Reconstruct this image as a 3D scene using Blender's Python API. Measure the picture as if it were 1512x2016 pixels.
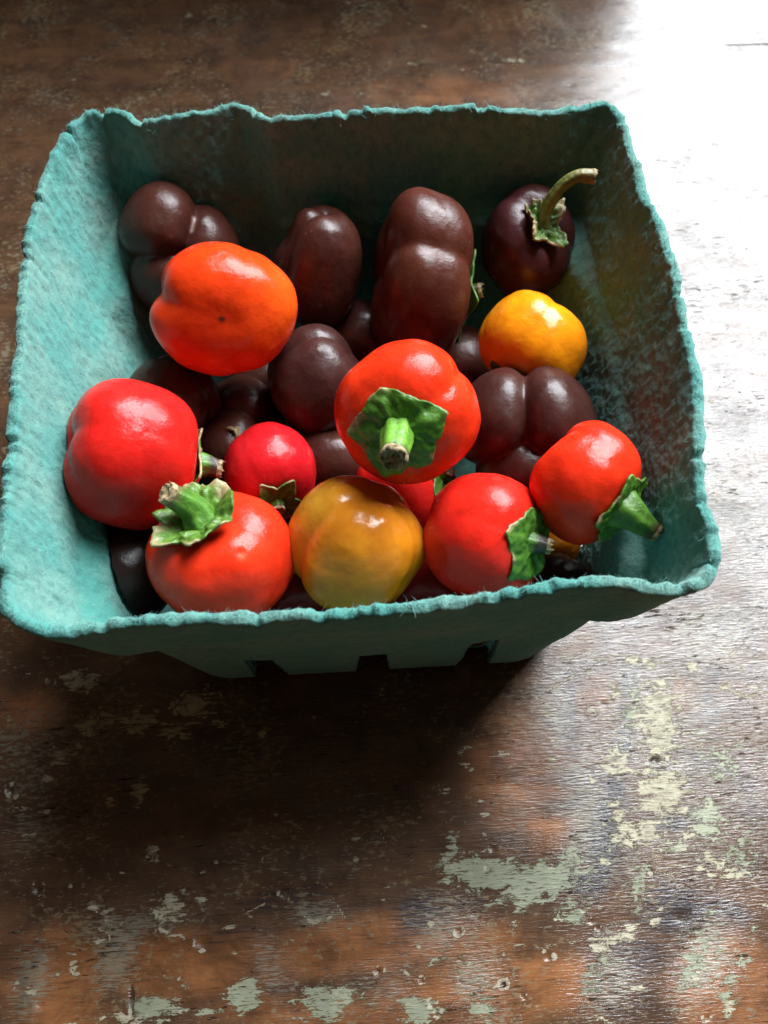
import bpy, math, random
import numpy as np
from mathutils import Matrix, Vector

# ------------------------------------------------------------------ clear
for o in list(bpy.data.objects):
    bpy.data.objects.remove(o, do_unlink=True)
scene = bpy.context.scene
col = scene.collection
random.seed(4)
rng = np.random.default_rng(11)

# ------------------------------------------------------------------ camera
F_PX = 1630.0                      # focal length in pixels of a 1512 x 2016 frame
CAM = np.array([-0.0007, -0.1205, 0.2345])
ROT = [math.radians(25.82), math.radians(-0.29), math.radians(-3.39)]
cam_data = bpy.data.cameras.new('camera')
cam = bpy.data.objects.new('camera', cam_data)
col.objects.link(cam)
cam.location = CAM
cam.rotation_euler = ROT
cam_data.sensor_fit = 'HORIZONTAL'
cam_data.sensor_width = 36.0
cam_data.lens = 36.0 * F_PX / 1512.0
cam_data.clip_start = 0.01
cam_data.clip_end = 50.0
cam_data.dof.use_dof = True
cam_data.dof.focus_distance = 0.195
cam_data.dof.aperture_fstop = 24.0
scene.camera = cam

# ------------------------------------------------------------------ light (indoors, one window to the back right)
world = bpy.data.worlds.new('World')
scene.world = world
world.use_nodes = True
bg = world.node_tree.nodes['Background']
bg.inputs['Color'].default_value = (1.0, 0.66, 0.42, 1)
bg.inputs['Strength'].default_value = 0.080

def area_light(name, loc, target, sx, sy, power, color):
    ld = bpy.data.lights.new(name, 'AREA')
    ld.shape = 'RECTANGLE'
    ld.size, ld.size_y = sx, sy
    ld.energy = power
    ld.color = color
    lo = bpy.data.objects.new(name, ld)
    col.objects.link(lo)
    lo.location = loc
    d = Vector(target) - Vector(loc)
    lo.rotation_euler = d.to_track_quat('-Z', 'Y').to_euler()
    return lo

WIN_AZ, WIN_EL, WIN_D = math.radians(36), math.radians(45), 2.0
WIN = (WIN_D * math.cos(WIN_EL) * math.sin(WIN_AZ), WIN_D * math.cos(WIN_EL) * math.cos(WIN_AZ), WIN_D * math.sin(WIN_EL))
area_light('window_light', WIN, (0.0, 0.0, 0.03), 1.30, 1.3, 168.0, (0.89, 0.95, 1.0))

scene.view_settings.view_transform = 'Standard'
scene.view_settings.look = 'None'
scene.view_settings.exposure = 0.0
scene.view_settings.gamma = 1.0
scene.render.engine = 'CYCLES'
scene.cycles.use_denoising = True
scene.cycles.max_bounces = 6

# ------------------------------------------------------------------ helpers: measuring
Rm = np.array(cam.rotation_euler.to_matrix())

def ray(x, y):
    return Rm @ np.array([(x - 756) / F_PX, -(y - 1008) / F_PX, -1.0])

def at(x, y, z):
    """point of the place at height z that is seen at photograph pixel x, y"""
    d = ray(x, y)
    return CAM + d * ((z - CAM[2]) / d[2])

def to_px(P):
    q = (np.asarray(P) - CAM) @ Rm
    return np.stack([756 + F_PX * q[..., 0] / -q[..., 2], 1008 - F_PX * q[..., 1] / -q[..., 2]], -1)

# ------------------------------------------------------------------ helpers: noise
def _hash(i, j, k, seed):
    h = (i.astype(np.uint32) * np.uint32(374761393) + j.astype(np.uint32) * np.uint32(668265263)
         + k.astype(np.uint32) * np.uint32(2147483647) + np.uint32(seed * 974711 + 13))
    h = (h ^ (h >> np.uint32(13))) * np.uint32(1274126177)
    h = (h ^ (h >> np.uint32(16))) * np.uint32(2246822519)
    return (h ^ (h >> np.uint32(15))).astype(np.float64) / 4294967295.0

def vnoise(P, seed=0):
    P = np.asarray(P, float)
    f0 = np.floor(P)
    t = P - f0
    t = t * t * t * (t * (t * 6 - 15) + 10)
    I = f0.astype(np.int64)
    out = 0
    for a in (0, 1):
        for b in (0, 1):
            for c in (0, 1):
                w = (t[:, 0] if a else 1 - t[:, 0]) * (t[:, 1] if b else 1 - t[:, 1]) * (t[:, 2] if c else 1 - t[:, 2])
                out = out + w * _hash(I[:, 0] + a, I[:, 1] + b, I[:, 2] + c, seed)
    return out

def fbm(P, seed=0, octaves=3):
    s, a, n = 0, 1.0, 0
    for o in range(octaves):
        s = s + a * (vnoise(np.asarray(P) * (2.03 ** o) + 7.3 * o, seed + o) - 0.5)
        n += a
        a *= 0.5
    return s / n * 2      # about -1 .. 1

def smooth(x, a, b):
    t = np.clip((x - a) / (b - a), 0, 1)
    return t * t * (3 - 2 * t)

# ------------------------------------------------------------------ helpers: objects
def mesh_np(name, V, Fq, mat=None, colors=None, attrs=None, smooth_shade=True):
    """fast mesh from an (N,3) array and a list of index arrays (quads and/or tris)"""
    me = bpy.data.meshes.new(name)
    V = np.asarray(V, np.float32)
    me.vertices.add(len(V))
    me.vertices.foreach_set('co', V.ravel())
    if not isinstance(Fq, (list, tuple)):
        Fq = [Fq]
    Fq = [np.asarray(f, np.int32) for f in Fq if len(f)]
    nl = sum(f.size for f in Fq)
    npoly = sum(len(f) for f in Fq)
    me.loops.add(nl)
    me.polygons.add(npoly)
    me.loops.foreach_set('vertex_index', np.concatenate([f.ravel() for f in Fq]))
    tot = np.concatenate([np.full(len(f), f.shape[1], np.int32) for f in Fq])
    st = np.concatenate([[0], np.cumsum(tot)[:-1]]).astype(np.int32)
    me.polygons.foreach_set('loop_start', st)
    me.update(calc_edges=True)
    me.validate()
    if smooth_shade:
        me.polygons.foreach_set('use_smooth', np.ones(len(me.polygons), bool))
    if colors is not None:
        a = me.attributes.new('Col', 'FLOAT_COLOR', 'POINT')
        c4 = np.ones((len(V), 4), np.float32)
        c4[:, :3] = colors
        a.data.foreach_set('color', c4.ravel())
    for k, v in (attrs or {}).items():
        a = me.attributes.new(k, 'FLOAT', 'POINT')
        a.data.foreach_set('value', np.asarray(v, np.float32))
    if mat:
        me.materials.append(mat)
    return me

def link(name, me, parent=None):
    o = bpy.data.objects.new(name, me)
    col.objects.link(o)
    if parent is not None:
        o.parent = parent
    return o

def empty(name, loc):
    o = bpy.data.objects.new(name, None)
    col.objects.link(o)
    o.location = Vector([float(v) for v in loc])
    o.empty_display_size = 0.02
    return o

def tag(o, label, cat, group=None):
    o['label'] = label
    o['category'] = cat
    if group:
        o['group'] = group

def grid_faces(nu, nv, wrap_u=False):
    """quads of a grid stored as index = v * nu + u"""
    u = np.arange(nu if wrap_u else nu - 1)
    v = np.arange(nv - 1)
    U, Vv = np.meshgrid(u, v)
    U, Vv = U.ravel(), Vv.ravel()
    U1 = (U + 1) % nu
    return np.stack([Vv * nu + U, Vv * nu + U1, (Vv + 1) * nu + U1, (Vv + 1) * nu + U], 1)

# ------------------------------------------------------------------ helpers: materials
class NT:
    def __init__(self, name):
        self.m = bpy.data.materials.new(name)
        self.m.use_nodes = True
        self.t = self.m.node_tree
        self.n = self.t.nodes
        self.b = self.n['Principled BSDF']
    def new(self, typ, **kw):
        x = self.n.new(typ)
        for k, v in kw.items():
            setattr(x, k, v)
        return x
    def link(self, a, b):
        self.t.links.new(a, b)
    def setin(self, node, key, v):
        if isinstance(v, bpy.types.NodeSocket):
            self.link(v, node.inputs[key])
        else:
            node.inputs[key].default_value = v
    def math(self, op, a, b=None, clamp=False):
        x = self.new('ShaderNodeMath', operation=op, use_clamp=clamp)
        self.setin(x, 0, a)
        if b is not None:
            self.setin(x, 1, b)
        return x.outputs[0]
    def mix(self, fac, a, b, mode='MIX'):
        x = self.new('ShaderNodeMix', data_type='RGBA', blend_type=mode)
        self.setin(x, 0, fac)
        self.setin(x, 6, a if isinstance(a, bpy.types.NodeSocket) else (*a, 1))
        self.setin(x, 7, b if isinstance(b, bpy.types.NodeSocket) else (*b, 1))
        return x.outputs[2]
    def attr(self, name, out='Fac'):
        x = self.new('ShaderNodeAttribute', attribute_name=name)
        return x.outputs[out]
    def coords(self, scale=(1, 1, 1), kind='Object', loc=(0, 0, 0), rot=(0, 0, 0)):
        tc = self.new('ShaderNodeTexCoord')
        mp = self.new('ShaderNodeMapping')
        mp.inputs['Scale'].default_value = scale
        mp.inputs['Location'].default_value = loc
        mp.inputs['Rotation'].default_value = rot
        self.link(tc.outputs[kind], mp.inputs['Vector'])
        return mp.outputs[0]
    def noise(self, vec, scale=1.0, detail=3.0, rough=0.55, dist=0.0):
        x = self.new('ShaderNodeTexNoise')
        self.link(vec, x.inputs['Vector'])
        x.inputs['Scale'].default_value = scale
        x.inputs['Detail'].default_value = detail
        x.inputs['Roughness'].default_value = rough
        x.inputs['Distortion'].default_value = dist
        return x.outputs[0]
    def ramp(self, v, a, b, lo=0.0, hi=1.0, kind='SMOOTHSTEP'):
        x = self.new('ShaderNodeMapRange', interpolation_type=kind)
        self.setin(x, 0, v)
        x.inputs[1].default_value = a
        x.inputs[2].default_value = b
        x.inputs[3].default_value = lo
        x.inputs[4].default_value = hi
        return x.outputs[0]
    def bump(self, h, strength=0.3, dist=0.001, normal=None):
        x = self.new('ShaderNodeBump')
        x.inputs['Strength'].default_value = strength
        x.inputs['Distance'].default_value = dist
        self.link(h, x.inputs['Height'])
        if normal is not None:
            self.link(normal, x.inputs['Normal'])
        return x.outputs[0]

def skin_material(name, rough, sss, spec=0.5, bloom=0.0):
    k = NT(name)
    c = k.attr('Col', 'Color')
    v = k.coords()
    n1 = k.noise(v, 180, 4)
    n2 = k.noise(v, 1400, 2)
    cc = k.mix(k.ramp(n1, 0.35, 0.7, 0.0, 0.22), c, (0.25, 0.02, 0.01), 'MULTIPLY')
    speck = k.ramp(n2, 0.70, 0.78, 0, 0.25)
    cc = k.mix(speck, cc, (0.4, 0.3, 0.2))
    vo = k.new('ShaderNodeTexVoronoi')
    k.link(v, vo.inputs['Vector'])
    vo.inputs['Scale'].default_value = 150
    sep = k.new('ShaderNodeSeparateColor')
    k.link(vo.outputs['Color'], sep.inputs[0])
    dot = k.math('MULTIPLY', k.ramp(vo.outputs['Distance'], 0.03, 0.075, 1, 0), k.ramp(sep.outputs[0], 0.86, 0.88, 0, 0.8))
    cc = k.mix(dot, cc, (0.06, 0.03, 0.015))
    k.link(cc, k.b.inputs['Base Color'])
    r = k.math('ADD', k.ramp(k.noise(v, 260, 3), 0.3, 0.75, rough - 0.05, rough + 0.11), 0.0)
    k.link(r, k.b.inputs['Roughness'])
    k.b.inputs['Specular IOR Level'].default_value = spec
    k.b.inputs['Subsurface Weight'].default_value = sss
    k.b.inputs['Subsurface Radius'].default_value = (1.0, 0.35, 0.2)
    k.b.inputs['Subsurface Scale'].default_value = 0.005
    if bloom:
        k.b.inputs['Sheen Weight'].default_value = bloom
        k.b.inputs['Sheen Roughness'].default_value = 0.5
    b1 = k.bump(k.noise(v, 330, 4), 0.14, 0.0016)
    b2 = k.bump(n2, 0.05, 0.0004, b1)
    k.link(b2, k.b.inputs['Normal'])
    return k.m

MAT = {}
MAT['red'] = skin_material('red pepper skin', 0.235, 0.32, 0.19)
MAT['gold'] = skin_material('golden pepper skin', 0.17, 0.30, 0.26)
MAT['brown'] = skin_material('brown pepper skin', 0.32, 0.05, 0.27)

def leaf_material():
    k = NT('calyx green')
    c = k.attr('Col', 'Color')
    v = k.coords()
    n = k.noise(v, 500, 4)
    cc = k.mix(k.ramp(n, 0.35, 0.7, 0, 0.55), c, (0.30, 0.40, 0.18), 'MULTIPLY')
    k.link(cc, k.b.inputs['Base Color'])
    k.b.inputs['Roughness'].default_value = 0.42
    k.b.inputs['Specular IOR Level'].default_value = 0.4
    k.b.inputs['Subsurface Weight'].default_value = 0.08
    k.b.inputs['Subsurface Radius'].default_value = (0.4, 1.0, 0.2)
    k.b.inputs['Subsurface Scale'].default_value = 0.001
    k.link(k.bump(k.noise(v, 700, 4), 0.5, 0.0006), k.b.inputs['Normal'])
    return k.m
MAT['leaf'] = leaf_material()

def dry_material():
    k = NT('dry cut stem')
    v = k.coords()
    n = k.noise(v, 900, 4)
    k.link(k.mix(k.ramp(n, 0.35, 0.65), (0.10, 0.06, 0.025), (0.42, 0.33, 0.18)), k.b.inputs['Base Color'])
    k.b.inputs['Roughness'].default_value = 0.85
    k.link(k.bump(n, 0.6, 0.0005), k.b.inputs['Normal'])
    return k.m
MAT['dry'] = dry_material()

def pulp_material():
    k = NT('moulded pulp')
    v = k.coords()
    n1 = k.noise(v, 55, 4, 0.6)
    n2 = k.noise(v, 420, 5, 0.65)
    n3 = k.noise(v, 1500, 3, 0.6)
    a = k.mix(k.ramp(n1, 0.35, 0.68), (0.055, 0.228, 0.196), (0.130, 0.256, 0.212))
    a = k.mix(k.ramp(n2, 0.42, 0.68, 0, 0.55), a, (0.035, 0.135, 0.128))
    a = k.mix(k.ramp(n3, 0.60, 0.74, 0, 0.5), a, (0.24, 0.38, 0.345))
    dk = k.noise(v, 700, 2)
    a = k.mix(k.ramp(dk, 0.70, 0.76, 0, 0.6), a, (0.03, 0.09, 0.08))
    k.link(a, k.b.inputs['Base Color'])
    k.b.inputs['Roughness'].default_value = 0.95
    k.b.inputs['Specular IOR Level'].default_value = 0.15
    k.b.inputs['Sheen Weight'].default_value = 0.25
    k.b.inputs['Sheen Roughness'].default_value = 0.6
    k.b.inputs['Sheen Tint'].default_value = (0.6, 0.95, 0.9, 1)
    b1 = k.bump(n2, 0.45, 0.0010)
    b2 = k.bump(n3, 0.4, 0.0005, b1)
    k.link(b2, k.b.inputs['Normal'])
    return k.m
MAT['pulp'] = pulp_material()

def fibre_material():
    k = NT('pulp fibre')
    k.b.inputs['Base Color'].default_value = (0.20, 0.42, 0.385, 1)
    k.b.inputs['Roughness'].default_value = 0.8
    return k.m
MAT['fibre'] = fibre_material()

def table_material():
    k = NT('worn table wood')
    g = k.coords((1, 1, 1))
    # grain runs along x
    fine = k.noise(k.coords((110, 1100, 1)), 1.0, 4, 0.6, 0.3)
    dash = k.noise(k.coords((300, 2100, 1), loc=(3, 1, 0)), 1.0, 3, 0.6, 0.2)
    band = k.noise(k.coords((9, 60, 1)), 1.0, 4, 0.6, 1.2)
    blot = k.noise(g, 26, 4, 0.6, 0.5)
    flake = k.noise(k.coords((230, 430, 1), loc=(1, 7, 0)), 1.0, 6, 0.74, 0.6)
    comb = k.noise(k.coords((90, 1500, 1), loc=(5, 2, 0)), 1.0, 3, 0.6, 0.0)
    aw = k.attr('warm')
    ast = k.attr('stain')
    acr = k.attr('cream')
    asg = k.attr('sage')
    agr = k.attr('worn')
    ank = k.attr('nick')
    dark = k.mix(k.ramp(band, 0.30, 0.70), (0.060, 0.030, 0.016), (0.100, 0.049, 0.024))
    warm = k.mix(k.ramp(band, 0.38, 0.66), (0.170, 0.066, 0.024), (0.30, 0.122, 0.046))
    wf = k.ramp(k.math('ADD', aw, k.math('MULTIPLY', k.math('SUBTRACT', blot, 0.5), 0.9)), 0.25, 0.75)
    base = k.mix(wf, dark, warm)
    base = k.mix(k.ramp(fine, 0.56, 0.72, 0, 0.55), base, (0.022, 0.010, 0.006))
    # blue black stain
    sf = k.ramp(k.math('ADD', ast, k.math('MULTIPLY', k.math('SUBTRACT', comb, 0.5), 1.1)), 0.35, 0.75, 0, 0.88)
    base = k.mix(sf, base, (0.021, 0.017, 0.021))
    # bare grey raised grain
    gf = k.ramp(k.math('ADD', agr, k.math('MULTIPLY', k.math('SUBTRACT', dash, 0.5), 1.7)), 0.52, 0.72)
    base = k.mix(k.math('MULTIPLY', gf, 0.75), base, (0.20, 0.18, 0.13))
    grime = k.noise(g, 75, 6, 0.7, 0.8)
    base = k.mix(k.ramp(grime, 0.40, 0.66, 0, 0.75), base, k.mix(0.7, base, (0.016, 0.010, 0.008)))
    scuff = k.noise(k.coords((420, 900, 1), loc=(6, 3, 0)), 1.0, 5, 0.72, 0.4)
    dens = k.noise(g, 34, 4, 0.65, 0.6)
    sc_f = k.ramp(k.math('ADD', scuff, k.math('MULTIPLY', k.math('SUBTRACT', dens, 0.5), 0.55)), 0.565, 0.64, 0, 0.62)
    base = k.mix(sc_f, base, k.mix(k.ramp(blot, 0.4, 0.6), (0.20, 0.155, 0.085), (0.17, 0.165, 0.115)))
    # paint
    edge = k.math('ADD', k.math('MULTIPLY', k.math('SUBTRACT', flake, 0.5), 2.3), k.math('MULTIPLY', k.math('SUBTRACT', comb, 0.5), 0.9))
    cf = k.ramp(k.math('ADD', acr, edge), 0.47, 0.53)
    sg = k.ramp(k.math('ADD', asg, edge), 0.47, 0.53)
    sagec = k.mix(k.ramp(blot, 0.4, 0.6), (0.17, 0.18, 0.115), (0.26, 0.27, 0.18))
    creamc = k.mix(k.ramp(flake, 0.4, 0.7), (0.24, 0.21, 0.135), (0.38, 0.345, 0.235))
    chip = k.ramp(dash, 0.56, 0.66, 1.0, 0.25)
    sg = k.math('MULTIPLY', sg, chip)
    cf = k.math('MULTIPLY', cf, chip)
    base = k.mix(sg, base, sagec)
    base = k.mix(cf, base, creamc)
    nf = k.ramp(k.math('ADD', ank, k.math('MULTIPLY', k.math('SUBTRACT', flake, 0.5), 0.9)), 0.42, 0.55, 0, 0.85)
    base = k.mix(nf, base, (0.36, 0.31, 0.22))
    pit = k.attr('pit')
    base = k.mix(k.ramp(pit, 0.3, 0.7, 0, 0.9), base, (0.035, 0.021, 0.013))
    pore_n = k.noise(k.coords((170, 1250, 1), loc=(9, 4, 0)), 1.0, 4, 0.62, 0.5)
    pore_m = k.noise(k.coords((40, 60, 1), loc=(2, 8, 0)), 1.0, 3, 0.6)
    pore = k.ramp(k.math('ADD', pore_n, k.math('ADD', k.math('MULTIPLY', k.math('SUBTRACT', pore_m, 0.5), 0.35), k.math('MULTIPLY', agr, 0.05))), 0.66, 0.72)
    base = k.mix(k.math('MULTIPLY', pore, 0.85), base, (0.022, 0.015, 0.012))
    k.link(base, k.b.inputs['Base Color'])
    paint = k.math('MAXIMUM', k.math('MAXIMUM', cf, sg), nf)
    rough = k.ramp(paint, 0, 1, 0.23, 0.48)
    rough = k.math('ADD', rough, k.ramp(blot, 0.3, 0.7, -0.03, 0.06))
    rough = k.math('ADD', rough, k.math('MULTIPLY', agr, 0.10))
    rough = k.math('ADD', rough, k.math('MULTIPLY', pore, 0.4))
    k.link(rough, k.b.inputs['Roughness'])
    spec_n = k.ramp(k.noise(k.coords((35, 120, 1), loc=(4, 4, 0)), 1.0, 5, 0.65, 0.4), 0.3, 0.7, 0.45, 0.85)
    k.link(k.math('MULTIPLY', spec_n, k.math('SUBTRACT', 1.0, k.math('MULTIPLY', pore, 0.92))), k.b.inputs['Specular IOR Level'])
    h = k.math('ADD', k.math('MULTIPLY', k.math('MULTIPLY', dash, k.math('ADD', agr, 0.25)), 0.9), k.math('MULTIPLY', fine, 0.22))
    b1 = k.bump(h, 0.5, 0.0007)
    b2 = k.bump(k.math('SUBTRACT', paint, k.math('MULTIPLY', pore, 1.0)), 0.7, 0.0004, b1)
    k.link(b2, k.b.inputs['Normal'])
    return k.m
MAT['table'] = table_material()

# ------------------------------------------------------------------ table
def blobs(px, lst):
    out = np.zeros(len(px))
    for (cx, cy, rx, ry, ang, s) in lst:
        c, sn = math.cos(math.radians(ang)), math.sin(math.radians(ang))
        dx, dy = px[:, 0] - cx, px[:, 1] - cy
        u, w = (dx * c + dy * sn) / rx, (-dx * sn + dy * c) / ry
        out = np.maximum(out, s * np.clip(1.25 - np.sqrt(u * u + w * w) * 0.75, 0, 1))
    return out

CREAM = [(1300, 1420, 45, 95, 0, .85), (1305, 1560, 55, 60, 8, .9), (1215, 1500, 45, 40, 0, .7), (1230, 1640, 40, 30, 0, .75),
         (1280, 1640, 35, 40, 0, .8), (1215, 1600, 20, 40, 0, .7), (1360, 1650, 30, 30, 0, .55), (1260, 1300, 50, 18, 0, .55),
         (1360, 1310, 20, 8, 30, .7), (1490, 1370, 25, 14, 0, .6), (1400, 1690, 40, 40, 0, .6), (1440, 1720, 35, 30, 0, .55),
         (1215, 1850, 55, 18, -25, .85), (330, 1790, 35, 40, 0, .7), (160, 1340, 40, 22, 0, .80), (190, 1420, 50, 22, -20, .80),
         (130, 1480, 40, 20, -35, .80), (270, 1420, 40, 30, 0, .75), (380, 1390, 50, 40, 0, .80), (340, 1440, 40, 25, 0, .75),
         (270, 1560, 16, 34, 10, .80), (300, 1690, 14, 26, 0, .68), (40, 1590, 40, 14, 0, .55), (60, 1640, 30, 14, 0, .5),
         (625, 1810, 35, 14, -10, .62), (1010, 1820, 14, 14, 0, .7), (1020, 1865, 18, 14, 0, .75), (700, 1650, 12, 10, 0, .5),
         (240, 2005, 40, 20, 0, .62), (1150, 1850, 60, 25, 0, .45), (700, 1690, 9, 9, 0, .6), (980, 130, 30, 7, 0, .5), (720, 185, 14, 5, 0, .6),
         (640, 185, 12, 5, 0, .6), (375, 28, 12, 6, 0, .6), (1010, 118, 22, 6, 0, .6), (810, 125, 10, 5, 0, .55), (380, 152, 6, 4, 0, .6)]
_r = random.Random(77)
for _i in range(190):       # small scattered flakes, thicker towards the near edge
    _x, _y = _r.uniform(-60, 1570), 1280 + 760 * _r.random() ** 0.7
    CREAM.append((_x, _y, _r.uniform(5, 20), _r.uniform(4, 10), _r.uniform(-40, 40), _r.uniform(0.42, 0.74)))
SAGE = [(960, 1720, 90, 35, 8, .95), (1060, 1740, 90, 40, -20, .9), (1120, 1700, 50, 40, 0, .7), (1130, 1790, 45, 40, 0, .6),
        (890, 1670, 20, 40, 0, .62), (480, 1965, 36, 36, 20, .95), (640, 1975, 60, 34, -8, .95), (820, 1990, 45, 28, 0, .9),
        (300, 1985, 50, 26, 0, .85), (410, 1990, 40, 10, 0, .62), (945, 1985, 40, 30, 0, .62), (1370, 1880, 40, 110, 25, .58),
        (1440, 1930, 28, 90, 20, .55), (1395, 1620, 40, 55, 0, .72), (1450, 1680, 40, 60, 0, .65), (1330, 1665, 40, 15, 0, .7),
        (1180, 1900, 30, 90, 20, .52), (1260, 1740, 20, 70, 5, .6), (1420, 1500, 50, 60, 0, .5), (880, 1900, 60, 25, 0, .4),
        (1250, 1390, 30, 60, 0, .5), (1160, 1300, 60, 30, 0, .4)]
STAIN = [(1190, 1660, 30, 110, 0, .9), (1210, 1560, 35, 60, 0, .7), (1160, 1740, 60, 50, 0, .7), (1330, 1790, 110, 70, 0, .72),
         (1260, 1880, 90, 60, 0, .6), (1230, 1450, 25, 90, 0, .7), (1120, 1420, 22, 120, 0, .6), (1320, 1620, 60, 25, 0, .7),
         (820, 1800, 60, 60, 0, .7), (560, 1770, 140, 40, -10, .6), (1440, 1790, 60, 30, 20, .65), (450, 1840, 120, 25, -6, .5),
         (1400, 1380, 50, 140, 0, .5), (1240, 1350, 30, 60, 0, .6), (480, 1480, 60, 120, 0, .4), (330, 1560, 60, 100, 0, .35),
         (1450, 1240, 80, 40, 0, .45), (900, 1380, 40, 90, 0, .3), (1150, 1560, 30, 60, 20, .55), (510, 60, 60, 30, 0, .5), (1050, 1360, 30, 60, 0, .4)]
WARM = [(120, 1930, 110, 110, 0, .95), (350, 1900, 200, 65, -4, .95), (700, 1860, 180, 60, -10, .85), (1000, 1950, 240, 70, -6, 1.0),
        (1430, 1950, 110, 110, -20, .95), (930, 1850, 130, 60, 0, .8), (1010, 1500, 100, 130, 0, .75), (1080, 1640, 70, 60, 0, .6),
        (60, 1400, 120, 70, 0, .55), (200, 1560, 120, 60, 0, .45), (1170, 1360, 60, 70, 0, .45), (860, 180, 220, 40, 0, .55),
        (1340, 1370, 30, 60, 0, .4), (700, 1990, 300, 40, 0, .8), (650, 1500, 260, 120, 0, .35), (560, 130, 240, 30, 0, .35), (60, 1250, 90, 60, 0, .4)]
WORN = [(60, 1930, 50, 110, 12, .75), (230, 1880, 50, 110, 18, .75), (530, 1900, 40, 90, -20, .6), (250, 1820, 130, 35, -8, .7),
        (870, 1830, 70, 60, 0, .62), (930, 1930, 60, 70, 10, .68), (1200, 1930, 70, 90, 20, .72), (1390, 1890, 60, 120, 22, .75),
        (1150, 1600, 60, 180, 0, .65), (1330, 1450, 180, 300, 0, .55), (1400, 1250, 150, 120, 0, .62), (1440, 1000, 100, 200, 0, .6),
        (1100, 1400, 40, 140, 0, .62), (60, 1650, 70, 70, 0, .55), (620, 1800, 60, 30, 0, .7), (560, 1700, 160, 40, 0, .38),
        (160, 1450, 120, 90, 0, .4), (1400, 600, 200, 400, 0, .5), (1010, 1580, 60, 120, 0, .48), (760, 1950, 80, 50, 0, .5)]
RINGS = [(350, 1800, 48, .6), (400, 1857, 17, .75), (200, 1848, 16, .6), (222, 1806, 20, .6), (197, 1780, 18, .5), (150, 1905, 13, .9), (22, 1557, 14, .8),
         (74, 1750, 13, .6), (78, 1980, 11, .5), (745, 1912, 10, .9), (903, 1834, 10, .8), (1080, 1883, 11, .8), (992, 1939, 10, .9), (1030, 1962, 7, .8),
         (830, 1930, 9, .9), (850, 1975, 10, .9), (862, 1996, 9, .8), (1290, 1495, 13, .5), (1365, 1850, 9, .8), (1392, 2005, 8, .7),
         (100, 1340, 9, .7), (1180, 1830, 7, .8), (1164, 1813, 7, .8), (425, 1742, 8, .5), (560, 1760, 12, .6), (908, 1890, 6, .7), (1120, 1215, 6, .5),
         (150, 1655, 6, .5), (245, 1635, 6, .4), (445, 1660, 6, .4), (780, 1545, 9, .4), (520, 1690, 7, .4), (1060, 1980, 6, .6), (970, 1670, 10, .5)]
PITS = [(1290, 1495, 11, 9), (1340, 1808, 20, 13), (745, 1912, 6, 6), (992, 1939, 6, 6), (908, 1930, 4, 4), (1275, 1360, 4, 4), (260, 1965, 5, 30),
        (1500, 115, 12, 5), (74, 1752, 7, 6), (22, 1557, 6, 8), (1190, 1385, 9, 4)]
SCRATCH = [(600, 1680, 682, 1812, 2.2), (1200, 1380, 1215, 1365, 4), (975, 1420, 1130, 1330, 2.0), (430, 1825, 520, 1780, 3.0), (260, 1935, 255, 2000, 5.0),
           (1490, 1240, 1440, 1290, 2.5), (1500, 1430, 1460, 1460, 2.5), (310, 1905, 325, 1925, 3), (360, 1915, 350, 1930, 3), (930, 1800, 960, 1820, 2.5),
           (720, 1580, 760, 1660, 1.2), (10, 320, 40, 360, 1.3), (840, 2000, 1010, 1920, 1.4), (1350, 1350, 1290, 1420, 1.5)]

def axis_grid(lo, hi, f0, f1, fine, growth=1.25):
    core = list(np.arange(f0, f1, fine))
    a, s = [], fine
    x = f0
    while x > lo:
        s *= growth
        x -= s
        a.append(max(x, lo))
    b, s, x = [], fine, core[-1]
    while x < hi:
        s *= growth
        x += s
        b.append(min(x, hi))
    return np.array(a[::-1] + core + b)

SEAM_Y = 0.2095

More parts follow.
